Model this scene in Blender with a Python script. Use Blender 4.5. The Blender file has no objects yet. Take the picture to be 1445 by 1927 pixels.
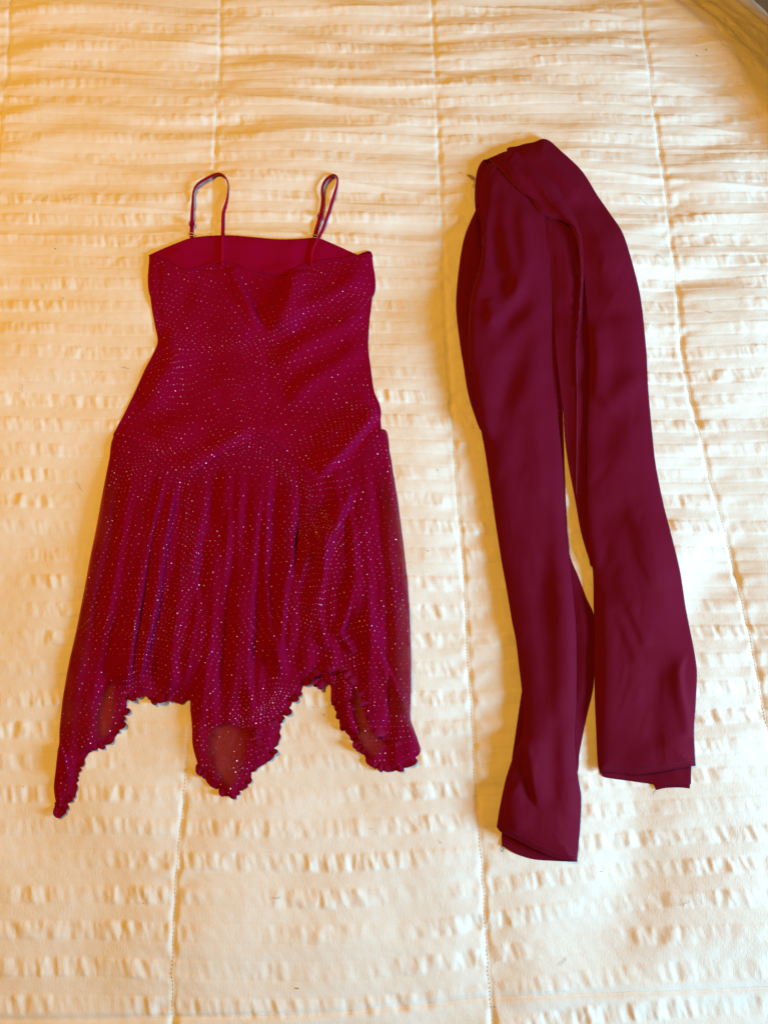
import bpy, math, random
import numpy as np
from mathutils import Vector, geometry

random.seed(5)
rng = np.random.default_rng(11)
scn = bpy.context.scene
COL = scn.collection

# ------------------------------------------------------------------ camera
F, TILT, DIST = 1447.0, math.radians(16.8), 1.244
CAM = np.array([0, -DIST * math.sin(TILT), DIST * math.cos(TILT)])
FW = -CAM / DIST
RT = np.array([1.0, 0, 0])
UP = np.cross(RT, FW)
cd = bpy.data.cameras.new('camera')
cd.sensor_fit = 'VERTICAL'
cd.sensor_height = 24.0
cd.lens = 24.0 * F / 1927
cd.clip_start = 0.02
cd.clip_end = 50
cam = bpy.data.objects.new('camera', cd)
cam.location = CAM
cam.rotation_euler = (TILT, 0, 0)
COL.objects.link(cam)
scn.camera = cam

# ------------------------------------------------------------------ light
scn.view_settings.view_transform = 'Standard'
scn.view_settings.look = 'None'
scn.view_settings.exposure = 0.0
scn.view_settings.gamma = 1.0
scn.view_settings.use_curve_mapping = False
w = bpy.data.worlds.new('World')
scn.world = w
w.use_nodes = True
w.node_tree.nodes['Background'].inputs[0].default_value = (1.0, 0.45, 0.10, 1)
w.node_tree.nodes['Background'].inputs[1].default_value = 0.14


def area(name, loc, target, sx, sy, power, color):
    l = bpy.data.lights.new(name, 'AREA')
    l.shape = 'RECTANGLE'
    l.size, l.size_y = sx, sy
    l.energy = power
    l.color = color
    o = bpy.data.objects.new(name, l)
    o.location = loc
    d = Vector(target) - Vector(loc)
    o.rotation_euler = d.to_track_quat('-Z', 'Y').to_euler()
    COL.objects.link(o)
    return o


# warm ceiling lamp, up and to the left of the bed head
area('lamp_light', (-1.6, 0.8, 3.0), (0.1, 0.0, 0), 0.8, 0.8, 91, (1.0, 0.46, 0.045))
# cool daylight from a window low on the right, near the foot of the bed
area('window_light', (2.05, -0.75, 0.58), (0.35, 0.75, 0), 0.7, 0.5, 132, (0.38, 0.78, 1.0))


# ------------------------------------------------------------------ numeric helpers
def P(px, py, z):
    """point at height z that is seen at photograph pixel (px, py)"""
    px = np.asarray(px, float); py = np.asarray(py, float); z = np.asarray(z, float)
    d = FW[None] * F + RT[None] * (px - 722.5)[:, None] - UP[None] * (py - 963.5)[:, None]
    t = (z - CAM[2]) / d[:, 2]
    return CAM[None] + d * t[:, None]


_perm = np.random.default_rng(3).permutation(512)
_perm = np.concatenate([_perm, _perm, _perm])
_ang = np.random.default_rng(4).uniform(0, 2 * math.pi, 512)
_gx, _gy = np.cos(_ang), np.sin(_ang)


def noise(x, y, seed=0):
    x = np.asarray(x, float) + seed * 17.31; y = np.asarray(y, float) + seed * 5.77
    xi = np.floor(x).astype(int); yi = np.floor(y).astype(int)
    fx = x - xi; fy = y - yi
    u = fx * fx * fx * (fx * (fx * 6 - 15) + 10); v = fy * fy * fy * (fy * (fy * 6 - 15) + 10)

    def g(ix, iy, dx, dy):
        h = _perm[(ix & 511) + _perm[iy & 511]] & 511
        return _gx[h] * dx + _gy[h] * dy
    a = g(xi, yi, fx, fy); b = g(xi + 1, yi, fx - 1, fy)
    c = g(xi, yi + 1, fx, fy - 1); d = g(xi + 1, yi + 1, fx - 1, fy - 1)
    return ((a * (1 - u) + b * u) * (1 - v) + (c * (1 - u) + d * u) * v) * 1.5


def sstep(a, b, x):
    t = np.clip((x - a) / (b - a), 0, 1)
    return t * t * (3 - 2 * t)


def smooth_poly(pts, step, closed=True):
    """Catmull-Rom through pts, resampled about every step; a point given as (x, y, 1) stays a corner"""
    n = len(pts); p = np.array([q[:2] for q in pts], float)
    out = []
    for i in range(n if closed else n - 1):
        p1, p2 = p[i], p[(i + 1) % n]
        p0 = p[i - 1] if (closed or i > 0) else p1
        p3 = p[(i + 2) % n] if (closed or i < n - 2) else p2
        if len(pts[i]) > 2: p0 = p1
        if len(pts[(i + 1) % n]) > 2: p3 = p2
        L = np.hypot(*(p2 - p1)); k = max(1, int(round(L / step)))
        # centripetal-like tangents
        m1 = (p2 - p0) * 0.5; m2 = (p3 - p1) * 0.5
        l1 = np.hypot(*m1); l2 = np.hypot(*m2)
        if l1 > L: m1 *= L / l1
        if l2 > L: m2 *= L / l2
        for t in np.arange(k) / k:
            t2, t3 = t * t, t * t * t
            out.append((2*t3 - 3*t2 + 1) * p1 + (t3 - 2*t2 + t) * m1 + (-2*t3 + 3*t2) * p2 + (t3 - t2) * m2)
    if not closed: out.append(p[-1])
    return np.array(out)


def inside(px, py, poly):
    r = np.zeros(len(px), bool)
    a = poly; b = np.roll(poly, -1, 0)
    for (x1, y1), (x2, y2) in zip(a, b):
        if y1 == y2: continue
        c = ((y1 > py) != (y2 > py)) & (px < (x2 - x1) * (py - y1) / (y2 - y1) + x1)
        r ^= c
    return r


def polydist(px, py, poly, closed=True, want_nx=False):
    """distance, signed side (+ = picture right of a line drawn downward) and 0..1 position along it"""
    a = poly[:-1]; b = poly[1:]
    if closed:
        a = poly; b = np.roll(poly, -1, 0)
    seg = np.hypot(*(b - a).T); cum = np.concatenate([[0], np.cumsum(seg)]); tot = cum[-1]
    best = np.full(len(px), 1e9); nx_ = np.zeros(len(px)); side = np.zeros(len(px)); tt = np.zeros(len(px))
    for i in range(len(a)):
        dx, dy = b[i] - a[i]; l2 = dx * dx + dy * dy
        if l2 == 0: continue
        ex = px - a[i, 0]; ey = py - a[i, 1]
        t = np.clip((ex * dx + ey * dy) / l2, 0, 1)
        d = (ex - t * dx) ** 2 + (ey - t * dy) ** 2
        m = d < best
        best[m] = d[m]; nx_[m] = dy / math.sqrt(l2)
        side[m] = (dy * ex - dx * ey)[m]
        tt[m] = (cum[i] + t[m] * seg[i]) / tot
    if want_nx:      # picture-x of the outward normal of the nearest edge
        ar = np.sum(poly[:, 0] * np.roll(poly[:, 1], -1) - np.roll(poly[:, 0], -1) * poly[:, 1])
        return np.sqrt(best), nx_ * (1 if ar > 0 else -1)
    return np.sqrt(best), np.sign(side), tt


def folds_z(px, py, folds):
    z = np.zeros(len(px))
    for f in folds:
        pts, amp, wl, wr = f[:4]
        ta, tb = f[4] if len(f) > 4 else (0.2, 0.2)
        poly = smooth_poly(pts, 14, False)
        m = np.hypot(*(poly - poly[0]).T).max()
        reach = 3 * max(wl, wr)
        x0, y0 = poly.min(0) - reach; x1, y1 = poly.max(0) + reach
        k = np.where((px > x0) & (px < x1) & (py > y0) & (py < y1))[0]
        if not len(k): continue
        d, s, t = polydist(px[k], py[k], poly, False)
        wv = np.where(s > 0, wr, wl)
        env = (sstep(0, ta, t) if ta > 0 else 1) * (sstep(0, tb, 1 - t) if tb > 0 else 1)
        z[k] += amp * 0.001 * np.exp(-(d / wv) ** 2) * env
    return z


# raster of the heights of everything laid down so far, in the photograph's own frame
RS = 2.0
GX, GY = np.meshgrid(np.arange(-60, 1510, RS), np.arange(-40, 1970, RS))
GSH = GX.shape
gx, gy = GX.ravel(), GY.ravel()
H = None


def Hs(px, py, A=None):
    A = H if A is None else A
    u = np.clip((px + 60) / RS, 0, GSH[1] - 1.001); v = np.clip((py + 40) / RS, 0, GSH[0] - 1.001)
    i = u.astype(int); j = v.astype(int); fu = u - i; fv = v - j
    return (A[j, i] * (1 - fu) + A[j, i + 1] * fu) * (1 - fv) + (A[j + 1, i] * (1 - fu) + A[j + 1, i + 1] * fu) * fv


def blur(A, r):
    k = max(1, int(r / RS))
    ker = np.exp(-np.linspace(-2, 2, 2 * k + 1) ** 2); ker /= ker.sum()
    for ax in (0, 1):
        pad = [(0, 0), (0, 0)]; pad[ax] = (k, k)
        B = np.pad(A, pad, mode='edge')
        O = np.zeros_like(A)
        n = A.shape[ax]
        for q, wq in enumerate(ker):
            O += wq * (B[q:q + n] if ax == 0 else B[:, q:q + n])
        A = O
    return A


# ------------------------------------------------------------------ materials
def mat(name):
    m = bpy.data.materials.new(name); m.use_nodes = True
    nt = m.node_tree
    return m, nt, nt.nodes['Principled BSDF'], nt.nodes['Material Output']


def N(nt, t, **kw):
    n = nt.nodes.new(t)
    for k, v in kw.items(): setattr(n, k, v)
    return n


def cloth_mat(name, base, var, rough, sheen, sheen_tint, weave, bump, alpha=1.0, spec=0.3):
    m, nt, b, out = mat(name)
    tc = N(nt, 'ShaderNodeTexCoord')
    n1 = N(nt, 'ShaderNodeTexNoise'); n1.inputs['Scale'].default_value = 9; n1.inputs['Detail'].default_value = 6
    nt.links.new(tc.outputs['Object'], n1.inputs['Vector'])
    mp = N(nt, 'ShaderNodeMapping'); mp.inputs['Scale'].default_value = (weave, weave * 0.45, weave)
    nt.links.new(tc.outputs['Object'], mp.inputs['Vector'])
    n2 = N(nt, 'ShaderNodeTexNoise'); n2.inputs['Scale'].default_value = 1; n2.inputs['Detail'].default_value = 3
    nt.links.new(mp.outputs[0], n2.inputs['Vector'])
    mx = N(nt, 'ShaderNodeMix', data_type='RGBA')
    mx.inputs[6].default_value = (*[c * (1 - var) for c in base], 1)
    mx.inputs[7].default_value = (*[min(1, c * (1 + var)) for c in base], 1)
    ad = N(nt, 'ShaderNodeMath', operation='ADD'); ad.use_clamp = True
    ad.inputs[1].default_value = 0
    mul = N(nt, 'ShaderNodeMath', operation='MULTIPLY_ADD')
    mul.inputs[1].default_value = 0.5
    nt.links.new(n2.outputs[0], mul.inputs[0]); 
    h = N(nt, 'ShaderNodeMath', operation='MULTIPLY'); h.inputs[1].default_value = 0.5
    nt.links.new(n1.outputs[0], h.inputs[0]); nt.links.new(h.outputs[0], mul.inputs[2])
    nt.links.new(mul.outputs[0], mx.inputs[0])
    nt.links.new(mx.outputs[2], b.inputs['Base Color'])
    b.inputs['Roughness'].default_value = rough
    b.inputs['Specular IOR Level'].default_value = spec
    b.inputs['Sheen Weight'].default_value = sheen
    b.inputs['Sheen Tint'].default_value = (*sheen_tint, 1)
    b.inputs['Sheen Roughness'].default_value = 0.4
    bp = N(nt, 'ShaderNodeBump'); bp.inputs['Strength'].default_value = bump; bp.inputs['Distance'].default_value = 0.0006
    nt.links.new(n2.outputs[0], bp.inputs['Height']); nt.links.new(bp.outputs[0], b.inputs['Normal'])
    if alpha < 1:
        # open mesh knit: tiny holes between the yarns, thinner here and there
        al = N(nt, 'ShaderNodeMath', operation='MULTIPLY_ADD')
        al.inputs[1].default_value = 0.25; al.inputs[2].default_value = alpha - 0.125; al.use_clamp = True
        nt.links.new(n2.outputs[0], al.inputs[0])
        ao = N(nt, 'ShaderNodeAttribute'); ao.attribute_name = 'open'
        sb = N(nt, 'ShaderNodeMath', operation='MULTIPLY_ADD'); sb.inputs[1].default_value = -0.72; sb.use_clamp = True
        nt.links.new(ao.outputs['Fac'], sb.inputs[0]); nt.links.new(al.outputs[0], sb.inputs[2]); al = sb
        tr = N(nt, 'ShaderNodeBsdfTransparent'); tr.inputs[0].default_value = (0.95, 0.64, 0.60, 1)
        ms = N(nt, 'ShaderNodeMixShader')
        nt.links.new(al.outputs[0], ms.inputs[0]); nt.links.new(tr.outputs[0], ms.inputs[1]); nt.links.new(b.outputs[0], ms.inputs[2])
        nt.links.new(ms.outputs[0], out.inputs['Surface'])
    return m


M = {}
M['quilt'] = cloth_mat('white_cotton', (0.82, 0.81, 0.79), 0.03, 0.92, 0.0, (1, 1, 1), 520, 0.5, spec=0.1)
M['mesh'] = cloth_mat('crimson_mesh_knit', (0.215, 0.0005, 0.027), 0.12, 0.75, 0.015, (0.8, 0.15, 0.5), 1500, 0.25, alpha=0.90, spec=0.015)
M['mesh_single'] = cloth_mat('crimson_mesh_single', (0.22, 0.0006, 0.032), 0.12, 0.7, 0.015, (0.8, 0.15, 0.5), 1500, 0.25, alpha=0.46, spec=0.015)
M['bodice'] = cloth_mat('crimson_bodice_knit', (0.215, 0.0005, 0.027), 0.12, 0.75, 0.015, (0.8, 0.15, 0.5), 1500, 0.25, spec=0.015)
M['ruffle'] = cloth_mat('crimson_hem_knit', (0.19, 0.0006, 0.026), 0.12, 0.7, 0.03, (0.8, 0.15, 0.5), 1500, 0.25, spec=0.05)
M['lining'] = cloth_mat('crimson_lining', (0.235, 0.0005, 0.030), 0.06, 0.6, 0.02, (0.8, 0.2, 0.5), 1500, 0.1, spec=0.015)
M['edge'] = cloth_mat('crimson_overlock', (0.20, 0.002, 0.040), 0.1, 0.7, 0.03, (0.8, 0.2, 0.5), 1800, 0.2, spec=0.015)
M['strap'] = cloth_mat('crimson_satin_strap', (0.31, 0.001, 0.030), 0.05, 0.6, 0.0, (1, 1, 1), 1800, 0.1, spec=0.03)
M['scarf'] = cloth_mat('burgundy_crepe', (0.122, 0.0035, 0.018), 0.10, 0.7, 0.02, (0.8, 0.3, 0.5), 1600, 0.3, spec=0.02)
M['thread'] = cloth_mat('cotton_thread', (0.78, 0.72, 0.64), 0.05, 0.8, 0, (1, 1, 1), 900, 0.1)
M['hem'] = cloth_mat('burgundy_hem_thread', (0.15, 0.003, 0.026), 0.07, 0.5, 0, (1, 1, 1), 1600, 0.1)
M['lint'] = cloth_mat('dark_lint', (0.06, 0.035, 0.03), 0.3, 0.8, 0, (1, 1, 1), 900, 0.1)

m, nt, b, out = mat('glitter_foil')
at = N(nt, 'ShaderNodeAttribute'); at.attribute_name = 'Col'
nt.links.new(at.outputs['Color'], b.inputs['Base Color'])
b.inputs['Metallic'].default_value = 0.2
b.inputs['Roughness'].default_value = 0.34
M['glitter'] = m
m, nt, b, out = mat('metal_ring')
b.inputs['Base Color'].default_value = (0.55, 0.30, 0.28, 1)
nz = N(nt, 'ShaderNodeTexNoise'); nz.inputs['Scale'].default_value = 300
rr = N(nt, 'ShaderNodeMapRange'); rr.inputs[3].default_value = 0.2; rr.inputs[4].default_value = 0.45
nt.links.new(nz.outputs[0], rr.inputs[0]); nt.links.new(rr.outputs[0], b.inputs['Roughness'])
b.inputs['Metallic'].default_value = 0.8
M['ring'] = m
m, nt, b, out = mat('brown_carpet')
nz = N(nt, 'ShaderNodeTexNoise'); nz.inputs['Scale'].default_value = 260; nz.inputs['Detail'].default_value = 4
cr = N(nt, 'ShaderNodeValToRGB')
cr.color_ramp.elements[0].color = (0.10, 0.06, 0.03, 1); cr.color_ramp.elements[1].color = (0.26, 0.17, 0.09, 1)
tc = N(nt, 'ShaderNodeTexCoord'); nt.links.new(tc.outputs['Object'], nz.inputs['Vector'])
nt.links.new(nz.outputs[0], cr.inputs[0]); nt.links.new(cr.outputs[0], b.inputs['Base Color'])
b.inputs['Roughness'].default_value = 0.95
bp = N(nt, 'ShaderNodeBump'); bp.inputs['Strength'].default_value = 0.8; bp.inputs['Distance'].default_value = 0.004
nt.links.new(nz.outputs[0], bp.inputs['Height']); nt.links.new(bp.outputs[0], b.inputs['Normal'])
M['carpet'] = m


# ------------------------------------------------------------------ mesh helpers
def mesh_obj(name, verts, faces, material, parent=None, smooth=True):
    me = bpy.data.meshes.new(name)
    verts = np.asarray(verts, np.float32); faces = np.asarray(faces, np.int32)
    me.vertices.add(len(verts)); me.vertices.foreach_set('co', verts.ravel())
    k = faces.shape[1]
    me.loops.add(faces.size); me.loops.foreach_set('vertex_index', faces.ravel())
    me.polygons.add(len(faces))
    me.polygons.foreach_set('loop_start', np.arange(0, faces.size, k, dtype=np.int32))
    me.polygons.foreach_set('use_smooth', np.full(len(faces), smooth))
    me.update(calc_edges=True); me.validate()
    me.materials.append(material)
    o = bpy.data.objects.new(name, me); COL.objects.link(o)
    if parent: o.parent = parent
    return o


def empty(name, label, cat):
    o = bpy.data.objects.new(name, None); COL.objects.link(o)
    o.empty_display_size = 0.05
    o['label'] = label; o['category'] = cat
    return o


def tube(path, rad, sides=6, flat=1.0):
    """verts, quads of a tube along 3-D points; rad may be one number or one per point"""
    p = np.asarray(path, float); n = len(p)
    rad = np.broadcast_to(np.asarray(rad, float), (n,))
    t = np.gradient(p, axis=0); t /= np.linalg.norm(t, axis=1)[:, None] + 1e-12
    upv = np.array([0, 0, 1.0])
    s = np.cross(t, upv); ls = np.linalg.norm(s, axis=1)
    s[ls < 1e-6] = (1, 0, 0); s /= np.linalg.norm(s, axis=1)[:, None]
    u = np.cross(s, t)
    a = np.arange(sides) / sides * 2 * math.pi
    v = p[:, None] + rad[:, None, None] * (np.cos(a)[None, :, None] * s[:, None] + flat * np.sin(a)[None, :, None] * u[:, None])
    v = v.reshape(-1, 3)
    i, j = np.meshgrid(np.arange(n - 1), np.arange(sides), indexing='ij')
    j2 = (j + 1) % sides
    q = np.stack([i * sides + j, i * sides + j2, (i + 1) * sides + j2, (i + 1) * sides + j], -1).reshape(-1, 4)
    return v, q


class Bag:
    def __init__(s): s.v = []; s.f = []; s.n = 0
    def add(s, v, f):
        s.v.append(v); s.f.append(np.asarray(f) + s.n); s.n += len(v)
    def build(s, name, material, parent=None, smooth=True):
        return mesh_obj(name, np.concatenate(s.v), np.concatenate(s.f), material, parent, smooth)


def sheet(name, outline, material, parent, gap=1.0, puff=3.0, pw=10, folds=(), fn=None, step=4.0,
          holes=(), drape=8, keep=None, lay=True, min_gap=0.7, right_low=0.75, attr=None):
    """one cloth panel laid over everything below it: outline in photograph pixels, heights in mm"""
    global H
    poly = smooth_poly(outline, step)
    hp = [smooth_poly(h, step) for h in holes]
    dpoly = poly[::2] if len(poly) > 60 else poly
    base = blur(H, drape)
    base = np.maximum(base, H) if drape < 4 else base

    def zf(px, py):
        d, nx = polydist(px, py, dpoly, True, True)
        low = 1 - right_low * sstep(0.1, 0.9, nx) * np.exp(-(d / 26) ** 2)
        for h in hp:
            d = np.minimum(d, polydist(px, py, h)[0])
        e = 1 - np.exp(-d / pw)
        z = Hs(px, py, base) + 0.001 * (gap * low + puff * e)
        if len(folds): z = z + folds_z(px, py, folds) * np.clip(0.35 + e, 0, 1)
        if fn is not None: z = z + 0.001 * fn(px, py, d)
        return np.maximum(z, Hs(px, py) + min_gap * 0.001)

    x0, y0 = poly.min(0); x1, y1 = poly.max(0)
    ys = np.arange(y0, y1, step * 0.866)
    X = []; Y = []
    for k, yy in enumerate(ys):
        xs = np.arange(x0 + (k % 2) * step / 2, x1, step)
        X.append(xs); Y.append(np.full(len(xs), yy))
    X = np.concatenate(X); Y = np.concatenate(Y)
    m = inside(X, Y, poly); X, Y = X[m], Y[m]
    d, _, _ = polydist(X, Y, poly)
    for h in hp:
        d = np.where(inside(X, Y, h), 0, np.minimum(d, polydist(X, Y, h)[0]))
    m = d > step * 0.55; X, Y = X[m], Y[m]
    allp = [poly] + hp + [np.stack([X, Y], 1)]
    edges = []; o = 0
    for q in [poly] + hp:
        n = len(q); edges += [(o + i, o + (i + 1) % n) for i in range(n)]; o += n
    pts = np.concatenate(allp)
    res = geometry.delaunay_2d_cdt([Vector(q) for q in pts.tolist()], edges, [], 0, 1e-4)
    vv = np.array([q[:] for q in res[0]]); ff = np.array(res[2])
    c = vv[ff].mean(1)
    ok = inside(c[:, 0], c[:, 1], poly)
    for h in hp: ok &= ~inside(c[:, 0], c[:, 1], h)
    ff = ff[ok]
    z = zf(vv[:, 0], vv[:, 1])
    a = vv[ff]
    cr = (a[:, 1, 0] - a[:, 0, 0]) * (a[:, 2, 1] - a[:, 0, 1]) - (a[:, 1, 1] - a[:, 0, 1]) * (a[:, 2, 0] - a[:, 0, 0])
    ff[cr > 0] = ff[cr > 0][:, ::-1]      # picture y runs down, so flip to face up
    ob = mesh_obj(name, P(vv[:, 0], vv[:, 1], z), ff, material, parent)
    if attr is not None:
        ob.data.attributes.new('open', 'FLOAT', 'POINT').data.foreach_set('value', attr(vv[:, 0], vv[:, 1]).astype(np.float32))
    if lay:
        k = np.where((gx >= x0) & (gx <= x1) & (gy >= y0) & (gy <= y1))[0]
        ins = inside(gx[k], gy[k], poly)
        for h in hp: ins &= ~inside(gx[k], gy[k], h)
        k = k[ins]
        Hf = H.ravel().copy(); Hf[k] = zf(gx[k], gy[k]); H = Hf.reshape(GSH)
    return ob


# ------------------------------------------------------------------ floor
fl = mesh_obj('floor', [(-4, -4, -0.62), (4, -4, -0.62), (4, 4, -0.62), (-4, 4, -0.62)], [(0, 1, 2, 3)], M['carpet'], None, False)
fl['kind'] = 'structure'

# ------------------------------------------------------------------ comforter
SEAMS_PX = [
    [(-130, -60), (40, -30), (20, 0), (12, 130), (2, 230), (-40, 600), (-100, 1200), (-190, 2000)],
    [(415, -60), (415, 0), (414, 100), (410, 200), (405, 300), (400, 420), (392, 600), (382, 900), (370, 1250), (356, 1400), (352, 1440), (345, 1520), (336, 1620), (331, 1720), (326, 1927), (322, 2000)],
    [(811, -60), (813, 0), (820, 130), (825, 250), (832, 400), (837, 560), (848, 740), (855, 850), (863, 960), (875, 1110), (882, 1250), (889, 1350), (893, 1450), (905, 1600), (915, 1750), (928, 1927), (934, 2000)],
    [(1185, -60), (1200, 0), (1214, 90), (1230, 200), (1245, 300), (1257, 380), (1265, 460), (1276, 540), (1282, 640), (1302, 750), (1318, 810), (1332, 880), (1356, 970), (1380, 1060), (1405, 1190), (1430, 1330), (1448, 1420), (1490, 1700), (1530, 2000)],
]
SEAMS = []
for s in SEAMS_PX:
    s = s[1:] if s[0][0] < -100 else s
    q = smooth_poly(s, 20, False)
    ww = P(q[:, 0], q[:, 1], np.zeros(len(q)))
    ww = ww[np.argsort(ww[:, 1])]
    SEAMS.append((ww[:, 1], ww[:, 0]))
EDGE_PX = smooth_poly([(-60, 1921), (200, 1918), (420, 1913), (600, 1908), (780, 1894), (925, 1879), (1100, 1871), (1300, 1862), (1445, 1853), (1520, 1849)], 15, False)
_e = P(EDGE_PX[:, 0], EDGE_PX[:, 1], np.zeros(len(EDGE_PX)))
SHOULDER = P(*np.array([(1140, -150), (1235, -20), (1320, 50), (1402, 125), (1465, 195), (1580, 330), (1720, 560)], float).T, np.zeros(7))[:, :2]
SHOULDER = smooth_poly([tuple(q) for q in SHOULDER], 0.03, False)
STRIPE = 0.0450
S0 = P(np.array([100.]), np.array([991.]), np.zeros(1))[0, 1]


def seam_x(k, Y):
    return np.interp(Y, SEAMS[k][0], SEAMS[k][1])


def quilt_z(X, Y):
    z = 0.007 * noise(X / 0.33, Y / 0.26, 1) + 0.003 * noise(X / 0.13, Y / 0.10, 2)
    # creased runs across the bed, stronger toward the head
    top = sstep(0.15, 0.75, Y)
    z += (0.0016 + 0.0028 * top) * noise(X / 0.34 + 0.8 * Y, (Y + 0.03 * noise(X / 0.2, Y / 0.3, 8)) / 0.045, 3)
    rid = 1 - np.abs(noise(X / 0.75, (Y + 0.05 * X) / 0.075, 4))
    z += (0.0004 + 0.0015 * top) * rid ** 5
    # stitched channels
    dm = np.full_like(X, 9.0); sd = np.zeros_like(X)
    for k in range(len(SEAMS)):
        d = X - seam_x(k, Y) - 0.0015 * noise(Y / 0.02, Y * 0 + k, 5)
        m = np.abs(d) < np.abs(dm); dm = np.where(m, d, dm)
    ad = np.abs(dm)
    z -= 0.0019 * np.exp(-(ad / 0.0045) ** 2) * (0.8 + 0.7 * noise(Y / 0.03, Y * 0, 6)) + 0.0020 * np.exp(-(ad / 0.04) ** 2)
    z += 0.0020 * noise(dm / 0.09, Y / 0.019, 7) * np.exp(-(ad / 0.042) ** 2) * sstep(0.0, 0.012, ad)
    # seersucker: flat bands alternate with puckered bands
    tilt = 0.045 * sstep(-0.1, 0.7, X) * sstep(-0.05, -0.6, Y) + 0.012 * sstep(0.0, 0.4, X) * sstep(-0.3, -0.7, Y)
    q = (Y - tilt + 0.006 * noise(X / 0.35, Y / 0.35, 9) - S0) / STRIPE
    band = np.floor(q + 0.5); f = q + 0.5 - band
    mask = sstep(0.16, 0.34, f) * sstep(0.84, 0.66, f)
    am = np.clip(0.85 + 1.3 * noise(X / 0.13, Y / 0.10, 10), 0.15, 1.9) * (1 - 0.25 * top)
    sk = X + 0.25 * (f - 0.5) * STRIPE
    pk = noise((sk + 0.006 * noise(X / 0.05, Y / 0.05, 17)) / 0.0175, band * 3.7 + (f - 0.5) * 1.1, 11) + 0.5 * noise(sk / 0.0085, band * 5.1 + f * 1.3, 12) + 0.35 * (1 - np.abs(noise((sk + 0.4 * (f - 0.5) * STRIPE * noise(X / 0.04, band, 18)) / 0.021, band * 7.1 + f * 0.9, 19))) ** 6
    z += mask * am * (0.00115 * pk + 0.0003)
    # thin woven lines where the bands change
    z -= 0.00045 * (np.exp(-((f - 0.24) / 0.025) ** 2) + np.exp(-((f - 0.76) / 0.025) ** 2))
    # fine hand wrinkles
    z += 0.00025 * noise(X / 0.016 + Y / 0.03, Y / 0.013, 13)
    # the sewn edge at the foot
    ye = np.interp(X, _e[:, 0], _e[:, 1])
    z -= 0.0028 * np.exp(-((Y - ye) / 0.004) ** 2)
    z -= 0.004 * sstep(0.0, -0.03, Y - ye)
    z += 0.20 * np.clip(X - 0.30, 0, None) ** 2 * sstep(0.0, -0.3, Y)  # rise toward the right, added so the window light falls weaker there
    # unseen hump added on the right, shading the far corner from the window light
    hx, hy = X - 0.96, Y - 0.72
    hu = 0.79 * hx + 0.61 * hy
    z += 0.29 * np.exp(-(hu / np.where(hu < 0, 0.13, 0.30)) ** 2 - ((-0.61 * hx + 0.79 * hy) / 0.085) ** 2)
    # broad soft dents on the right, beside the scarf
    for (cx, cy, rx, ry, rot, a) in ((0.50, -0.13, 0.05, 0.14, -0.6, -0.010), (0.44, 0.27, 0.07, 0.035, 0.25, -0.006), (0.36, -0.48, 0.045, 0.14, -0.25, -0.006), (0.52, 0.42, 0.10, 0.03, 0.3, -0.006)):
        c, s = math.cos(rot), math.sin(rot)
        u = (X - cx) * c + (Y - cy) * s; v = -(X - cx) * s + (Y - cy) * c
        z += a * np.exp(-(u / rx) ** 2 - (v / ry) ** 2)
    # corner rolling down off the bed
    k = np.where((X > 0.25) & (Y > 0.1))[0]
    if len(k):
        d, s, t = polydist(X[k], Y[k], SHOULDER, False)
        s = np.where(s < 0, -d, d) if _SH_SIGN > 0 else np.where(s < 0, d, -d)
        dd = np.clip(s + 0.02, 0, None)
        drop = np.where(dd < 0.1, 2.8 * dd ** 2, 0.028 + 0.50 * (dd - 0.1) + 3.5 * np.clip(dd - 0.31, 0, None) ** 2)
        al = t * 1.1
        wr = 0.009 * noise(s / 0.05 + 0.25 * noise(al / 0.2, s / 0.2, 15), al / 0.30, 16) * sstep(-0.12, 0.05, s)
        z[k] += -np.minimum(drop, 0.6) + wr + 0.008 * np.exp(-((s + 0.02) / 0.05) ** 2)
    return z


_t = polydist(np.array([0.9]), np.array([1.2]), SHOULDER, False)[1][0]
_SH_SIGN = 1 if _t > 0 else -1


def axis(a, b, lo, hi, fine, coarse):
    l = np.arange(lo, a, coarse); m_ = np.arange(a, b, fine); r = np.arange(b, hi, coarse)
    return np.concatenate([l, m_, r])


ax = axis(-0.82, 0.90, -1.15, 1.35, 0.0021, 0.012)
ay = axis(-0.75, 1.20, -1.05, 1.60, 0.0021, 0.012)
QX, QY = np.meshgrid(ax, ay)
QZ = quilt_z(QX.ravel(), QY.ravel())
H = None
nx, ny = len(ax), len(ay)
ii = (np.arange(ny - 1)[:, None] * nx + np.arange(nx - 1)[None]).ravel()
comforter = mesh_obj('comforter', np.stack([QX.ravel(), QY.ravel(), QZ], 1), np.stack([ii, ii + 1, ii + nx + 1, ii + nx], 1), M['quilt'])
comforter['label'] = 'white seersucker striped comforter spread over the bed under both garments'
comforter['category'] = 'comforter'

wz = P(gx, gy, np.zeros(len(gx)))
z0 = quilt_z(wz[:, 0].copy(), wz[:, 1].copy())
wz = P(gx, gy, z0)
H = quilt_z(wz[:, 0].copy(), wz[:, 1].copy()).reshape(GSH)
H0 = H.copy()
H = np.maximum(H0, blur(H0, 24) + 0.0005)

# stitching along the channels and the foot edge
def dashes(path, L, gapL, r, bag):
    seg = np.hypot(*np.diff(path[:, :2], axis=0).T); cum = np.concatenate([[0], np.cumsum(seg)])
    s = 0
    while s + L < cum[-1]:
        q = np.linspace(s, s + L, 3)
        pts = np.stack([np.interp(q, cum, path[:, k]) for k in range(3)], 1)
        pts[1, 2] += r * 0.6
        bag.add(*tube(pts, [r * 0.5, r, r * 0.5], 5))
        s += L + gapL


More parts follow.
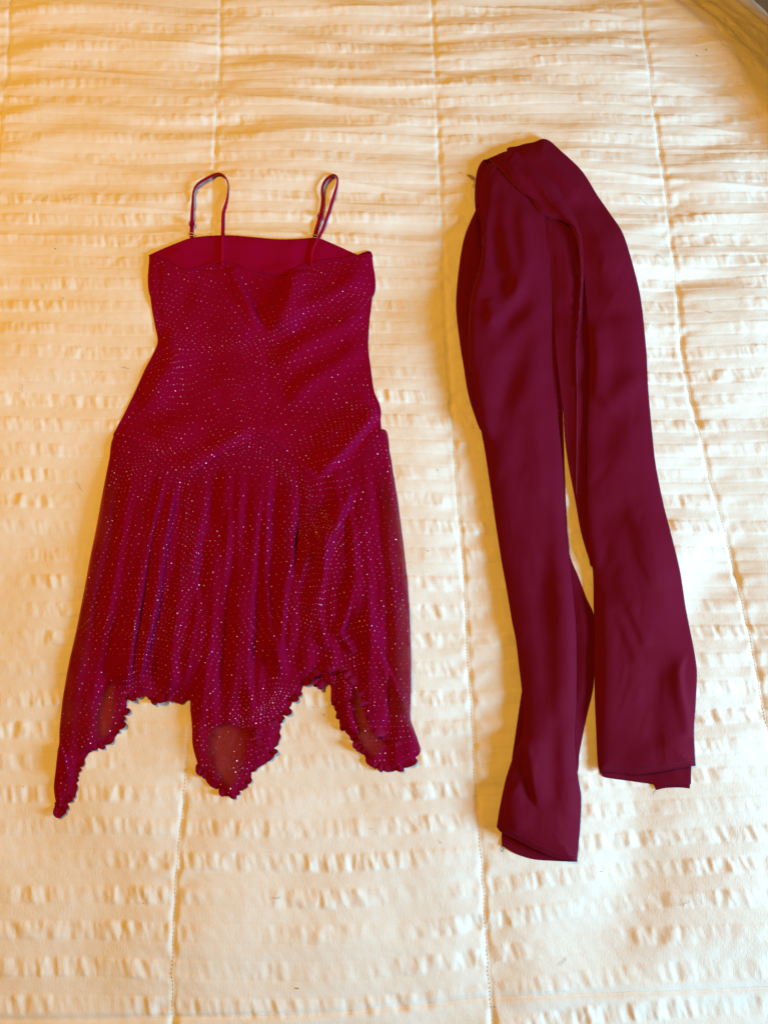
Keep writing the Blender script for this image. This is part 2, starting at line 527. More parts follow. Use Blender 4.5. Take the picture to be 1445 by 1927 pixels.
for k in range(len(SEAMS)):
    y = np.arange(-0.74, 1.12, 0.002)
    x = seam_x(k, y) + 0.0015 * noise(y / 0.02, y * 0 + k, 5)
    b = Bag(); dashes(np.stack([x, y, quilt_z(x.copy(), y.copy()) + 0.0003], 1), 0.0030, 0.0020, 0.00035, b)
    b.build('stitch_line', M['thread'], comforter)
x = np.arange(-0.56, 0.58, 0.002); y = np.interp(x, _e[:, 0], _e[:, 1])
b = Bag(); dashes(np.stack([x, y, quilt_z(x.copy(), y.copy()) + 0.0003], 1), 0.0024, 0.0018, 0.00035, b)
b.build('edge_stitch_line', M['thread'], comforter)

# lint
b = Bag()
spots = [(1311, 105), (1328, 94), (207, 130), (1356, 232), (1397, 182), (1380, 290), (1303, 420), (1362, 355), (1310, 745), (824, 885), (120, 561), (105, 468), (590, 1331), (610, 1345), (45, 1480), (700, 1560), (827, 1582), (830, 1586), (1131, 1640), (443, 1580), (270, 1700), (930, 1895), (920, 1860), (180, 1180), (806, 1037), (1185, 253), (742, 130), (640, 85), (1215, 600), (560, 1860)]
for i, (px, py) in enumerate(spots):
    r = random.uniform(0.0004, 0.0008) * (1.3 if i < 2 else 1)
    c = P(np.array([px]), np.array([py]), Hs(np.array([px * 1.]), np.array([py * 1.])))[0] + (0, 0, r * 0.4)
    a = random.uniform(0, 6.3); dv = np.array([math.cos(a), math.sin(a), 0]) * r * random.uniform(0.6, 1.6)
    b.add(*tube([c - dv, c - dv * 0.4, c + dv * 0.4, c + dv], [r * 0.3, r, r * 0.9, r * 0.2], 5))
for (px, py, L, a) in [(85, 373, 16, .9), (130, 374, 18, .3), (42, 730, 14, 1.9), (236, 692, 14, .1), (1242, 483, 14, -.3), (1210, 378, 22, -.5), (1425, 215, 18, -.9), (1332, 587, 14, .05), (700, 298, 18, .5), (150, 915, 20, -.8), (520, 1690, 16, .4), (1290, 1700, 18, .9), (1060, 1810, 20, 1.1)]:
    t = np.linspace(-.5, .5, 9)
    q = np.stack([px + L * t * math.cos(a) + 2.2 * np.sin(t * 5) * math.sin(a), py - L * t * math.sin(a) + 2.2 * np.sin(t * 5) * math.cos(a)], 1)
    b.add(*tube(P(q[:, 0], q[:, 1], Hs(q[:, 0], q[:, 1]) + 0.0006), 0.00016, 4))
lint = b.build('lint', M['lint'])
lint['label'] = 'tiny dark lint specks and hairs scattered over the white comforter'
lint['category'] = 'lint'; lint['kind'] = 'stuff'

# ================================================================== DRESS
dress = empty('dress', 'crimson glittery strappy dress with a handkerchief hem laid flat left of the scarf', 'dress')
LEFT = [(214, 822), (206, 864), (195, 920), (180, 1002), (170, 1050), (160, 1105), (143.7, 1188), (130, 1249), (119, 1313), (113, 1368), (112, 1399)]
RIGHT = [(725, 809), (733.5, 852), (746, 929), (755, 993), (767, 1100), (773, 1210), (773.5, 1293), (772, 1351), (779, 1373), (786, 1393), (792, 1409)]
TIPL = [(107.7, 1413), (101, 1446), (97.4, 1482), (101, 1509), (105, 1526), (108, 1534), (116, 1534), (118, 1526), (125.7, 1518), (128.4, 1507), (139.5, 1496), (141, 1482), (145, 1465), (148, 1449), (155, 1435), (157, 1424), (177, 1410), (199, 1401), (216, 1385), (231, 1360), (231, 1349), (238, 1341), (241, 1320)]
HEM1 = [(247, 1312), (257, 1311), (268, 1306), (279, 1306), (283, 1317), (293, 1322), (303, 1313), (321, 1314), (337, 1322), (357, 1318, 1)]
TIPC = [(357, 1335), (357, 1368), (358, 1401), (367, 1437), (370, 1450), (384, 1457), (396, 1477), (409, 1482), (420, 1495), (429, 1501), (445, 1497), (450, 1487), (465, 1477), (473, 1456), (486, 1442), (499, 1435), (516, 1412), (526, 1379), (526, 1352), (541, 1342), (547, 1323), (559, 1309), (572, 1293), (587, 1275)]
TIPR = [(600, 1286), (617, 1292), (618, 1310), (621, 1327), (637, 1334), (637, 1354), (645, 1371), (656, 1380), (662, 1386), (670, 1401), (680, 1416), (690, 1432), (699, 1439), (710, 1443), (726, 1449), (748, 1449), (764, 1442), (776, 1432), (790, 1419)]


def ripple(px, py, seed, amp0):
    def f(px_, py_, d):
        L = np.interp(py_, [p[1] for p in LEFT], [p[0] for p in LEFT]); R = np.interp(py_, [p[1] for p in RIGHT[:7]], [p[0] for p in RIGHT[:7]])
        u = (px_ - L) / (R - L)
        g = sstep(840, 980, py_) * (1 - 0.35 * sstep(1250, 1400, py_))
        z = noise(u * 15 + 0.25 * noise(u * 4, py_ / 160, seed + 3), py_ / 520, seed) * 2.4 + noise(u * 31 + 0.2 * noise(u * 5, py_ / 120, seed + 4), py_ / 300, seed + 1) * 1.5
        return amp0 * g * z + 0.5 * noise(px_ / 60, py_ / 60, seed + 5)
    return f


def inset(pts, a):
    p = np.array([q[:2] for q in pts], float)
    t = np.gradient(p, axis=0); t /= np.hypot(*t.T)[:, None] + 1e-9
    nr = np.stack([-t[:, 1], t[:, 0]], 1)
    f_ = np.ones(len(p)); f_[0] = f_[-1] = 0.3
    return [tuple(q) for q in p - nr * (a * f_)[:, None]]


# back of the skirt: the far layer, seen from its inside through the openings
sheet('skirt_back', [(216, 826), (300, 790), (470, 770), (700, 800), (722, 812)] + RIGHT[1:] + inset(TIPR, 4.5)[::-1] + inset(TIPC, 4.5)[::-1] + inset(HEM1, 4.5)[::-1] + inset(TIPL, 4.5)[::-1] + LEFT[::-1][:-1],
      M['mesh_single'], dress, gap=1.2, puff=1.5, pw=10, fn=ripple(0, 0, 20, 0.35), step=4.5, drape=10)
# inner lining of the skirt
sheet('underskirt', [(222, 835), (300, 795), (470, 775), (700, 800), (714, 822), (716, 860), (718, 930), (720, 1000), (722, 1100), (722, 1210), (715, 1270), (700, 1290), (660, 1268), (620, 1262), (585, 1262), (560, 1290), (520, 1330), (470, 1366), (440, 1356), (405, 1368), (380, 1350), (366, 1310), (300, 1290), (255, 1293), (235, 1290), (205, 1286), (190, 1310), (180, 1325), (172, 1300), (184, 1230), (204, 1130), (222, 1040), (232, 920)],
      M['lining'], dress, gap=0.8, puff=2.0, pw=14, fn=ripple(0, 0, 30, 0.4), step=6, drape=10)
# inner back of the bodice, the plain lining seen above the front edge
BACKTOP = [(281, 481, 1), (300, 472), (319, 464), (340, 455.5), (357, 449.5), (388, 445), (433, 443.6), (475, 447), (523, 451), (561, 450.5), (592, 448), (606, 451), (641, 466), (674, 480), (698, 478, 1)]
sheet('bodice_lining', BACKTOP + [(700, 560), (600, 600), (500, 640), (400, 610), (290, 570)], M['lining'], dress, gap=3.2, puff=1.0, pw=6, step=4,
      folds=[([(420, 450), (419, 500)], 1.6, 10, 4), ([(330, 462), (350, 500), (370, 520)], 2.2, 30, 12), ([(610, 452), (600, 480), (590, 500)], 2.4, 12, 26), ([(500, 450), (505, 510)], -1.8, 30, 30), ([(545, 452), (548, 510)], 1.6, 16, 16)],
      fn=lambda x, y, d: 1.2 * noise(x / 45, y / 60, 41), drape=10)

# skirt front
SKF = [
    # left pleat group
    ([(318, 880), (300, 940), (288, 985), (277, 1045), (264, 1130), (250, 1210), (240, 1300)], 7.5, 26, 4, (.25, .08)),
    ([(342, 890), (324, 950), (316, 1000), (306, 1060), (294, 1140), (278, 1210), (268, 1260), (262, 1300)], 7.5, 17, 3.5, (.2, .12)),
    ([(352, 900), (345, 990), (336, 1080), (330, 1150), (321, 1230), (330, 1308)], 4.5, 15, 11, (.25, .1)),
    ([(388, 880), (386, 950), (372, 1030), (368, 1080), (370, 1140), (356, 1230), (345, 1310)], 5.5, 15, 7, (.25, .15)),
    ([(432, 862), (418, 930), (402, 1010), (396, 1070), (384, 1140), (372, 1210), (364, 1300)], 4.5, 14, 12, (.25, .15)),
    ([(470, 845), (452, 930), (430, 1010), (412, 1090), (402, 1180), (396, 1260), (392, 1360)], 3.5, 20, 16, (.25, .15)),
    ([(497, 860), (488, 940), (483, 1000), (476, 1090), (470, 1200), (469, 1290), (482, 1356)], 5.0, 18, 5, (.25, .12)),
    ([(440, 1080), (452, 1200), (440, 1320)], 3.5, 22, 22),
    ([(512, 860), (505, 940), (502, 1010), (500, 1100), (510, 1180), (524, 1240), (537, 1290)], 4.0, 12, 6, (.25, .15)),
    ([(545, 880), (558, 930), (554, 1010), (548, 1060), (540, 1100), (534, 1170), (530, 1225), (545, 1285)], 6.5, 22, 4, (.2, .15)),
    ([(592, 1015), (570, 1070), (560, 1110), (556, 1180), (550, 1230)], 4.5, 20, 6),
    ([(606, 960), (610, 1020), (608, 1070), (600, 1120), (600, 1160), (616, 1230)], 6.0, 18, 9, (.25, .1)),
    ([(668, 905), (650, 950), (630, 990), (614, 1040), (608, 1080)], 6.5, 15, 8, (.2, .3)),
    ([(664, 1080), (658, 1130), (650, 1170), (640, 1190), (656, 1210), (667, 1235)], 6.0, 10, 5, (.4, .1)),
    ([(660, 940), (664, 1010), (662, 1100), (664, 1180)], 4.5, 6, 20, (.3, .3)),
    ([(690, 1080), (702, 1170), (716, 1220), (725, 1265), (727, 1320), (720, 1376)], 6.0, 24, 4, (.35, .12)),
    ([(722, 1230), (740, 1280), (756, 1315), (770, 1346)], 5.5, 14, 3.5, (.3, .1)),
    ([(726, 860), (735, 960), (730, 1080), (745, 1220)], 3.0, 18, 12, (.3, .3)),
    ([(232, 860), (206, 980), (178, 1100), (152, 1240), (136, 1350)], 3.0, 16, 14, (.3, .2)),
    ([(262, 860), (232, 1000), (214, 1120), (196, 1260)], 3.0, 18, 18, (.3, .3)),
    ([(112, 1400), (122, 1425), (127, 1450), (135, 1470)], 4.5, 12, 3, (.1, .2)),
]
FRONT_HEM_R = [(596, 1278)] + TIPR[1:]
WINDOWS = [([(198, 1290), (210, 1282), (218, 1296), (219, 1330), (213, 1370), (194, 1394), (182, 1392), (181, 1345)], 12),
           ([(396, 1376), (418, 1360), (444, 1364), (464, 1378), (464, 1410), (456, 1446), (444, 1476), (430, 1484), (414, 1468), (398, 1440), (392, 1408)], 12),
           ([(664, 1292), (678, 1302), (690, 1342), (702, 1372), (722, 1388), (720, 1412), (700, 1424), (684, 1408), (672, 1385), (666, 1350)], 10)]


def openness(px, py):
    o = np.zeros(len(px))
    for p, soft_ in WINDOWS:
        q = smooth_poly(p, 5); d = polydist(px, py, q)[0]; d = np.where(inside(px, py, q), d, -d)
        o = np.maximum(o, sstep(-soft_ * 0.5, soft_, d + 3 * noise(px / 14, py / 14, 91)))
    L = np.interp(py, [p[1] for p in LEFT], [p[0] for p in LEFT]); R = np.interp(py, [p[1] for p in RIGHT], [p[0] for p in RIGHT])
    side = np.maximum(sstep(48, 6, px - L), 1.0 * sstep(46, 4, R - px)) * sstep(840, 960, py) * sstep(1420, 1330, py)
    o = np.maximum(o, 0.62 * side * (0.75 + 0.6 * noise(px / 16, py / 60, 92)))
    return np.clip(o, 0, 1)


SEAM = [(716, 809), (699, 830), (673, 860), (640, 886), (610, 899), (592, 903), (568, 877), (549, 860), (515, 830), (491, 815), (476, 826), (420, 852), (373, 885), (345, 899), (321, 875), (268, 839), (240, 824), (214, 822)]
skirt_ol = [(725, 809)] + RIGHT[1:-1] + inset(FRONT_HEM_R, 4.5)[::-1] + inset(TIPC, 4.5)[::-1] + inset(HEM1, 4.5)[::-1] + inset(TIPL, 4.5)[::-1] + LEFT[::-1] + [(240, 815), (330, 850), (400, 840), (490, 795), (560, 850), (620, 880), (690, 820)]
sheet('skirt', skirt_ol, M['mesh'], dress, gap=1.0, puff=3.0, pw=7, folds=[(f[0], f[1] * 1.25) + tuple(f[2:]) for f in SKF], fn=ripple(0, 0, 50, 2.4), step=3.2, drape=9, attr=openness)

# bodice front
FT = [(281, 481, 1), (295, 483), (316, 489), (333, 499), (350, 507), (368, 506), (388, 500), (409, 495), (433, 494), (449, 498), (461, 506), (485, 511), (520, 518), (543, 516), (561, 504), (586, 495), (617, 490), (648, 487), (672, 480.6), (689, 474), (697, 474), (700.5, 483)]
BODF = [
    ([(455, 500), (474, 540), (490, 580), (504, 632)], -5.5, 12, 9, (.05, .3)),
    ([(440, 500), (458, 545), (478, 590), (498, 640)], 3.0, 16, 10, (.05, .4)),
    ([(546, 508), (545, 545), (535, 575), (519, 602), (508, 625)], 7.0, 2.5, 26, (.02, .3)),
    ([(503, 620), (504, 700), (500, 760), (492, 815)], -0.6, 7, 7, (.1, .1)),
    ([(690, 505), (640, 548), (570, 585), (520, 630)], 3.6, 18, 18),
    ([(697, 575), (640, 612), (570, 650), (515, 700)], 4.0, 20, 18),
    ([(690, 640), (630, 690), (580, 720), (540, 770)], 3.2, 18, 18),
    ([(670, 540), (600, 580), (540, 615)], -2.2, 14, 14),
    ([(714, 772), (690, 798), (655, 838), (622, 872), (596, 897)], 6.5, 20, 10, (.05, .15)),
    ([(705, 735), (670, 775), (630, 815), (590, 850)], 2.6, 20, 20),
    ([(480, 800), (430, 830), (380, 865), (350, 893)], 3.0, 22, 14),
    ([(420, 740), (350, 790), (290, 830)], 2.2, 30, 30),
    ([(298, 640), (330, 665), (300, 720), (262, 790)], 4.0, 14, 26, (.1, .3)),
    ([(302, 485), (300, 560), (306, 640)], -1.6, 6, 3, (.1, .2)),
    ([(345, 560), (420, 600), (480, 640)], 2.0, 30, 30),
    ([(280, 700), (245, 775), (225, 820)], -1.8, 6, 4),
]
bod_ol = FT + [(702, 514), (700, 563), (694.6, 611), (693, 655), (698, 695), (704, 736), (714, 760), (717, 776), (716, 790), (716, 809)] + SEAM[1:-1] + [(214, 822), (222, 802), (232, 783), (253, 740), (274, 693), (288, 667), (297, 642), (291.5, 611), (284.6, 570), (281, 521)]
sheet('bodice', bod_ol, M['bodice'], dress, gap=0.2, puff=3.0, pw=24, folds=[(f[0], f[1] * 1.75) + tuple(f[2:]) for f in BODF], fn=lambda x, y, d: 1.2 * noise(x / 80, y / 90, 61) + 0.5 * noise((x + y) / 34, (y - x) / 90, 62), step=3.2, drape=26, min_gap=0.5)


def on_top(q, extra):
    return P(q[:, 0], q[:, 1], Hs(q[:, 0], q[:, 1]) + extra)


def piping(name, pts, r, material, extra=0.0006, closed=False):
    q = smooth_poly(pts, 4, closed)
    bb = Bag(); bb.add(*tube(on_top(q, extra), r, 6)); return bb.build(name, material, dress)


piping('neckline_binding', FT, 0.0011, M['edge'], 0.0004)
piping('neckline_binding', BACKTOP, 0.0010, M['edge'], 0.0002)
piping('seam', SEAM, 0.0005, M['edge'], -0.0001)


def ruffle(name, pts, width=7, freq=17, amp=4.4, zamp=2.8, seed=0, lift=0.0, inward=1):
    """curled lettuce hem: a wavy strip growing out of the hem with an overlocked cord on its free edge"""
    q = smooth_poly(pts, 1.2, False)
    q = np.stack([np.convolve(np.pad(q[:, k], 6, mode='edge'), np.ones(13) / 13, 'valid') for k in (0, 1)], 1)
    n = len(q); s = np.concatenate([[0], np.cumsum(np.hypot(*np.diff(q, axis=0).T))])
    t = np.gradient(q, axis=0); t /= np.hypot(*t.T)[:, None] + 1e-9
    nrm = np.stack([-t[:, 1], t[:, 0]], 1) * inward
    ph = s / freq * 2 * math.pi + 5.0 * noise(s / 34, s * 0, seed) + 2.6 * noise(s / 15, s * 0 + 3, seed)
    am = np.clip(0.8 + 1.7 * noise(s / 22, s * 0 + 9, seed), 0.08, 2.0)
    tp = sstep(0, 14, s) * sstep(0, 14, s[-1] - s)
    pin = q - nrm * 8.0
    zed = np.maximum(Hs(pin[:, 0], pin[:, 1]), Hs(q[:, 0], q[:, 1]))
    zed = np.convolve(np.pad(zed, 4, mode='edge'), np.ones(9) / 9, 'valid')
    V = []; J = 6
    for j in range(J):
        k = j / (J - 1)
        off = nrm * ((-9.0 + (9.0 + width * 0.3) * k * (0.6 + 0.4 * tp)) + 0.85 * amp * am * np.sin(ph + 1.0) * k * tp)[:, None] \
            + t * (3.0 * am * np.sin(ph) * k * k * tp)[:, None]
        p = q + off
        zq = Hs(p[:, 0], p[:, 1], H0)
        z = zed * (1 - 0.55 * k) + 0.55 * k * (zq + 0.0015 + 0.001 * lift) + 0.001 * (-0.4 + (0.5 + lift) * k * tp + zamp * am * np.cos(ph) * k * tp - 0.8 * k * k)
        V.append(P(p[:, 0], p[:, 1], np.maximum(z, zq + 0.0008 + 0.0006 * k * (1 + np.cos(ph)))))
    V = np.array(V)
    idx = np.arange(J * n).reshape(J, n)
    qd = np.stack([idx[:-1, :-1], idx[:-1, 1:], idx[1:, 1:], idx[1:, :-1]], -1).reshape(-1, 4)
    ob = mesh_obj(name, V.reshape(-1, 3), qd, M['ruffle'], dress)
    bb = Bag(); bb.add(*tube(V[-1], 0.00045, 5)); bb.build('overlocked_edge', M['edge'], ob)
    return ob


ruffle('ruffled_hem', TIPL[3:], seed=1, inward=1, freq=21)
ruffle('ruffled_hem', [(239, 1322), (242, 1316)] + HEM1, seed=2, inward=1, width=8, freq=14, amp=4, zamp=3.5, lift=1)
ruffle('ruffled_hem', TIPC[3:], seed=3, inward=1, freq=22)
ruffle('ruffled_hem', TIPR[3:], seed=4, inward=1, freq=22)
ruffle('ruffled_hem', [(578, 1284), (590, 1270), (604, 1262), (622, 1256), (645, 1260), (662, 1274), (672, 1292), (684, 1312), (692, 1345), (705, 1374), (728, 1386)], seed=5, inward=1, width=13, freq=22, amp=5, zamp=4, lift=3)
ruffle('ruffled_hem', [(588, 1272), (596, 1284), (607, 1290), (618, 1288)], seed=6, inward=1, width=16, freq=20, amp=4, zamp=4, lift=3)
ruffle('ruffled_hem', [(478, 1418), (488, 1402), (486, 1385), (492, 1372), (505, 1362), (520, 1358), (528, 1350)], seed=7, inward=-1, width=9, freq=18, amp=4, zamp=4, lift=2)
ruffle('ruffled_hem', [(728, 1386), (745, 1396), (752, 1410), (770, 1418), (776, 1404), (768, 1400)], seed=8, inward=1, width=7, freq=18, amp=3, zamp=3, lift=2)
# the tube of cloth folded back over the right point
sheet('folded_hem', [(637, 1272), (648, 1266), (660, 1272), (661, 1300), (662, 1335), (668, 1358), (674, 1374), (666, 1384), (656, 1380), (648, 1360), (642, 1320)], M['mesh'], dress, gap=1.5, puff=5, pw=7, step=3, drape=6)

# shoulder straps
def strap(pts, widths, zs):
    q = smooth_poly(pts, 3, False); n = len(q)
    s = np.concatenate([[0], np.cumsum(np.hypot(*np.diff(q, axis=0).T))]); s /= s[-1]
    pp = np.array(pts); ss = np.concatenate([[0], np.cumsum(np.hypot(*np.diff(pp, axis=0).T))]); ss /= ss[-1]
    wd = np.interp(s, ss, widths); zz = np.interp(s, ss, zs)
    t = np.gradient(q, axis=0); t /= np.hypot(*t.T)[:, None]
    nr = np.stack([-t[:, 1], t[:, 0]], 1)
    full = max(widths)
    V = []
    for a, th in ((-.5, 0), (0, .35), (.5, 0), (0, -.35)):
        p = q + nr * (wd * a)[:, None]
        tw = np.sqrt(np.clip(1 - (wd / full) ** 2, 0, 1)) * full * a * 0.00085
        V.append(P(p[:, 0], p[:, 1], np.maximum(Hs(q[:, 0], q[:, 1]), blur_H(q)) + 0.001 * (0.6 * zz + th) + tw))
    V = np.stack(V, 1).reshape(-1, 3)
    i, j = np.meshgrid(np.arange(n - 1), np.arange(4), indexing='ij'); j2 = (j + 1) % 4
    qd = np.stack([i * 4 + j, i * 4 + j2, (i + 1) * 4 + j2, (i + 1) * 4 + j], -1).reshape(-1, 4)
    return mesh_obj('shoulder_strap', V, qd, M['strap'], dress)


_HB = blur(H, 24)
def blur_H(q): return Hs(q[:, 0], q[:, 1], _HB)


sl = strap([(360.6, 447), (361, 432), (361.6, 419), (362, 403), (363, 382), (364, 364), (368.4, 351.5), (376.7, 343), (388, 336.5), (400.6, 330), (412, 327), (420, 330), (426.5, 337), (429.6, 347), (429.6, 360), (428, 374), (424.4, 387), (421, 399), (420, 414), (419.4, 443), (419.2, 466), (419, 500)],
           [7, 7, 7, 6.5, 5, 4, 4.4, 5.2, 5.6, 5.6, 5.2, 4, 2.6, 2.4, 2.8, 4.5, 5.5, 6.2, 6.6, 6.6, 6.6, 6.6],
           [2, 3, 4, 4.5, 5, 5.5, 6, 6, 6, 6, 6, 6, 6, 5.5, 5, 4.5, 4, 3.5, 3, 2, 1.2, 1.0])
sr = strap([(592, 448), (594, 437), (599, 421), (602.6, 407.5), (604, 402), (606.5, 385), (607, 372), (606, 360), (607.6, 349), (613, 339), (621, 332), (627.6, 329), (633, 331.6), (635, 338), (634, 349), (631, 360), (625, 379), (620, 396), (613, 416), (606.5, 433), (597.7, 450.6), (591, 465), (587.7, 476), (587, 500)],
           [7, 7, 7, 6.5, 6, 5.6, 5, 4.6, 4.8, 5.2, 5, 4, 3.4, 3.6, 4.4, 5.4, 6, 6, 6, 6, 6, 6, 6, 6],
           [2, 3, 4, 4, 4.5, 5, 5.5, 6, 6, 6.5, 6.5, 6.5, 6.5, 6.5, 6, 6, 5.5, 5.5, 5, 5, 3.5, 1.8, 1.2, 1.0])


def slider(cx, cy, wpx, hpx, ang, parent, ring):
    """small two-bar strap slider (or ring) around the strap"""
    c, s = math.cos(ang), math.sin(ang)
    n = 28; a = np.arange(n + 1) / n * 2 * math.pi
    ex = np.sign(np.cos(a)) * np.abs(np.cos(a)) ** 0.4 * wpx / 2; ey = np.sign(np.sin(a)) * np.abs(np.sin(a)) ** 0.4 * hpx / 2
    q = np.stack([cx + ex * c - ey * s, cy + ex * s + ey * c], 1)
    zt = float(Hs(np.array([cx]), np.array([cy]), _HB)[0]) + 0.0055
    bb = Bag(); bb.add(*tube(P(q[:, 0], q[:, 1], np.full(len(q), zt)), 0.0009, 6))
    if not ring:
        e = np.linspace(-.5, .5, 5) * wpx
        bb.add(*tube(P(cx + e * c, cy + e * s, np.full(5, zt + 0.0012)), 0.0013, 6))
    bb.build('strap_ring' if ring else 'strap_slider', M['ring'] if ring else M['strap'], parent)


slider(361, 421.5, 9, 9, 0.05, sl, False)
slider(360.3, 441, 8.5, 5, 0.05, sl, True)
slider(602.3, 406.5, 9, 9, 0.3, sr, False)
slider(592.5, 444.5, 8.5, 5, 0.3, sr, True)

# glitter: foil dots in wandering rows over the knit
def dots(poly_list, clear, spacing, seed, H_use, extra, dim):
    r0 = np.random.default_rng(seed)
    ys = np.arange(440, 1560, spacing * 0.88); X = []; Y = []
    for k, yy in enumerate(ys):
        xs = np.arange(60, 830, spacing) + (k % 2) * spacing / 2
        X.append(xs); Y.append(np.full(len(xs), yy))
    X = np.concatenate(X); Y = np.concatenate(Y)
    X, Y = (X + 40 * noise(X / 150, Y / 150, seed) + 4 * noise(X / 42, Y / 42, seed + 1),
            Y + 40 * noise(X / 150, Y / 150, seed + 2) + 4 * noise(X / 42, Y / 42, seed + 3))
    X += r0.normal(0, 0.55, len(X)); Y += r0.normal(0, 0.55, len(Y))
    keep = r0.uniform(size=len(X)) < 0.96
    ok = np.zeros(len(X), bool)
    for p in poly_list:
        p = smooth_poly(p, 6)
        ok |= inside(X, Y, p) & (polydist(X, Y, p)[0] > clear)
    if dim >= 1: ok &= openness(X, Y) < 0.55
    X, Y = X[ok & keep], Y[ok & keep]
    n = len(X)
    z = Hs(X, Y, H_use) + extra
    c = P(X, Y, z)
    e = 3.0
    zx = (Hs(X + e, Y, H_use) - Hs(X - e, Y, H_use)) / (2 * e * 0.00086)
    zy = -(Hs(X, Y + e, H_use) - Hs(X, Y - e, H_use)) / (2 * e * 0.00086)
    nrm = np.stack([-np.clip(zx, -1.5, 1.5), -np.clip(zy, -1.5, 1.5), np.ones(n)], 1)
    nrm /= np.linalg.norm(nrm, axis=1)[:, None]
    c = c + nrm * 0.0002
    tl = nrm + r0.normal(0, 0.20, (n, 3)) * np.array([1, 1, 0.2]); tl /= np.linalg.norm(tl, axis=1)[:, None]
    a1 = np.cross(tl, np.array([0, 1.0, 0])); a1 /= np.linalg.norm(a1, axis=1)[:, None]; a2 = np.cross(tl, a1)
    rad = r0.uniform(0.0005, 0.00098, n)
    ang = np.arange(6) / 6 * 2 * math.pi
    V = c[:, None] + rad[:, None, None] * (np.cos(ang)[None, :, None] * a1[:, None] + np.sin(ang)[None, :, None] * a2[:, None])
    V = np.concatenate([c[:, None] + (nrm * 0.0003)[:, None], V], 1).reshape(-1, 3)
    k = np.arange(6)
    fc = np.stack([np.zeros(6, int), 1 + k, 1 + (k + 1) % 6], 1)
    fc = (np.arange(n)[:, None, None] * 7 + fc[None]).reshape(-1, 3)
    ob = mesh_obj('glitter', V, fc, M['glitter'], dress, False)
    pal = np.array([(0.50, 0.10, 0.30), (0.55, 0.15, 0.36), (0.60, 0.20, 0.75), (0.36, 0.04, 0.14), (0.85, 0.40, 0.90), (0.28, 0.02, 0.09)])
    pc = pal[r0.choice(6, n, p=[.30, .16, .12, .22, .08, .12])] * r0.uniform(0.6, 1.1, (n, 1)) * dim
    br = r0.uniform(size=n) < 0.035
    pc[br] = (0.98, 0.68, 0.95)
    at = ob.data.color_attributes.new('Col', 'FLOAT_COLOR', 'POINT')
    cc = np.concatenate([np.repeat(pc, 7, 0), np.ones((n * 7, 1))], 1).astype(np.float32)
    at.data.foreach_set('color', cc.ravel())
    ob['kind'] = 'stuff'
    return ob


dots([bod_ol, skirt_ol], 3.5, 9.4, 71, H, 0.0002, 1.0)
dots([[(398, 1385), (430, 1366), (462, 1380), (460, 1450), (435, 1480), (410, 1465)], [(664, 1300), (684, 1330), (704, 1385), (722, 1400), (716, 1425), (690, 1420), (668, 1370)], [(190, 1310), (212, 1292), (214, 1330), (206, 1372), (190, 1384)]], 1, 10, 75, H, 0.0003, 0.3)

# ================================================================== SCARF
scarf = empty('scarf', 'plain burgundy crepe scarf folded over at the top and laid right of the glittery dress', 'scarf')
SC = M['scarf']


def soft(seed, a=2.9, lx=60, ly=260):
    return lambda x, y, d: a * (1.6 * noise(x / lx, y / ly, seed) + 0.7 * noise((x + 0.5 * y) / 70, (y - .5 * x) / 120, seed + 1)) * (1 - np.exp(-d / 12)) + 0.12 * noise(x / 9, y / 30, seed + 2)


def creases(n, box, seed):
    q = np.random.default_rng(seed); out_ = []
    for _ in range(n):
        x = q.uniform(box[0], box[2]); y = q.uniform(box[1], box[3]); x += (y - box[1]) * box[4]
        a = q.normal(0, 0.3); L = q.uniform(40, 150)
        dx, dy = math.sin(a) * L, math.cos(a) * L
        out_.append(([(x, y), (x + dx * .5 + q.normal(0, 4), y + dy * .5), (x + dx, y + dy)], q.uniform(0.3, 0.85) * q.choice([-1, 1]), q.uniform(3, 9), q.uniform(4, 14), (.4, .4)))
    return out_


def panel(name, ol, **kw):
    return sheet(name, ol, SC, scarf, **kw)


# lowest plies that only show at the ends
panel('folded_ply', [(1185, 1000), (1230, 1000), (1300, 1400), (1300, 1444), (1297, 1484, 1), (1282, 1482), (1267, 1482), (1250, 1483), (1233, 1487, 1), (1228, 1476), (1180, 1455)], gap=0.6, puff=0.8, pw=20, drape=8, step=5)
panel('folded_ply', [(1000, 1200), (1040, 1200), (1088, 1560), (1085, 1622, 1), (1040, 1620), (1003, 1617), (968.5, 1606), (943.6, 1591, 1), (943.6, 1567)], gap=0.6, puff=0.8, pw=20, drape=8, step=5)
panel('folded_ply', [(1175, 960), (1225, 960), (1303, 1400), (1300, 1444), (1299.6, 1475, 1), (1270, 1478), (1227, 1475.5), (1180, 1469), (1150, 1465), (1133, 1460), (1129, 1440)], gap=0.8, puff=1.0, pw=20, drape=8, step=5)
# the ply turned under beside the left strand
panel('folded_ply', [(1040, 560), (1052, 560), (1058, 773), (1061, 860), (1066, 980), (1071, 1042), (1089, 1088), (1103, 1126), (1116, 1155), (1120.5, 1198), (1118, 1251), (1115, 1295), (1102, 1354), (1090, 1416), (1085, 1457), (1060, 1480), (1040, 1300), (1040, 1000)], gap=3.0, puff=3.0, pw=24, drape=10, step=5,
      folds=[([(1085, 1100), (1100, 1180), (1098, 1260), (1090, 1340)], 3.0, 10, 18)], fn=soft(101, .8))
# outer ply on the far left
panel('folded_ply', [(900, 385), (894, 397), (876, 438), (867, 477), (859.6, 538), (858, 584), (865.7, 651), (872, 690), (880, 739), (892, 780), (906, 812), (930, 820), (950, 700), (940, 500)], gap=9.0, puff=4.0, pw=14, drape=16, step=5, folds=[([(880, 460), (872, 560), (880, 680), (895, 770)], 2, 14, 14)], fn=soft(103, .6))
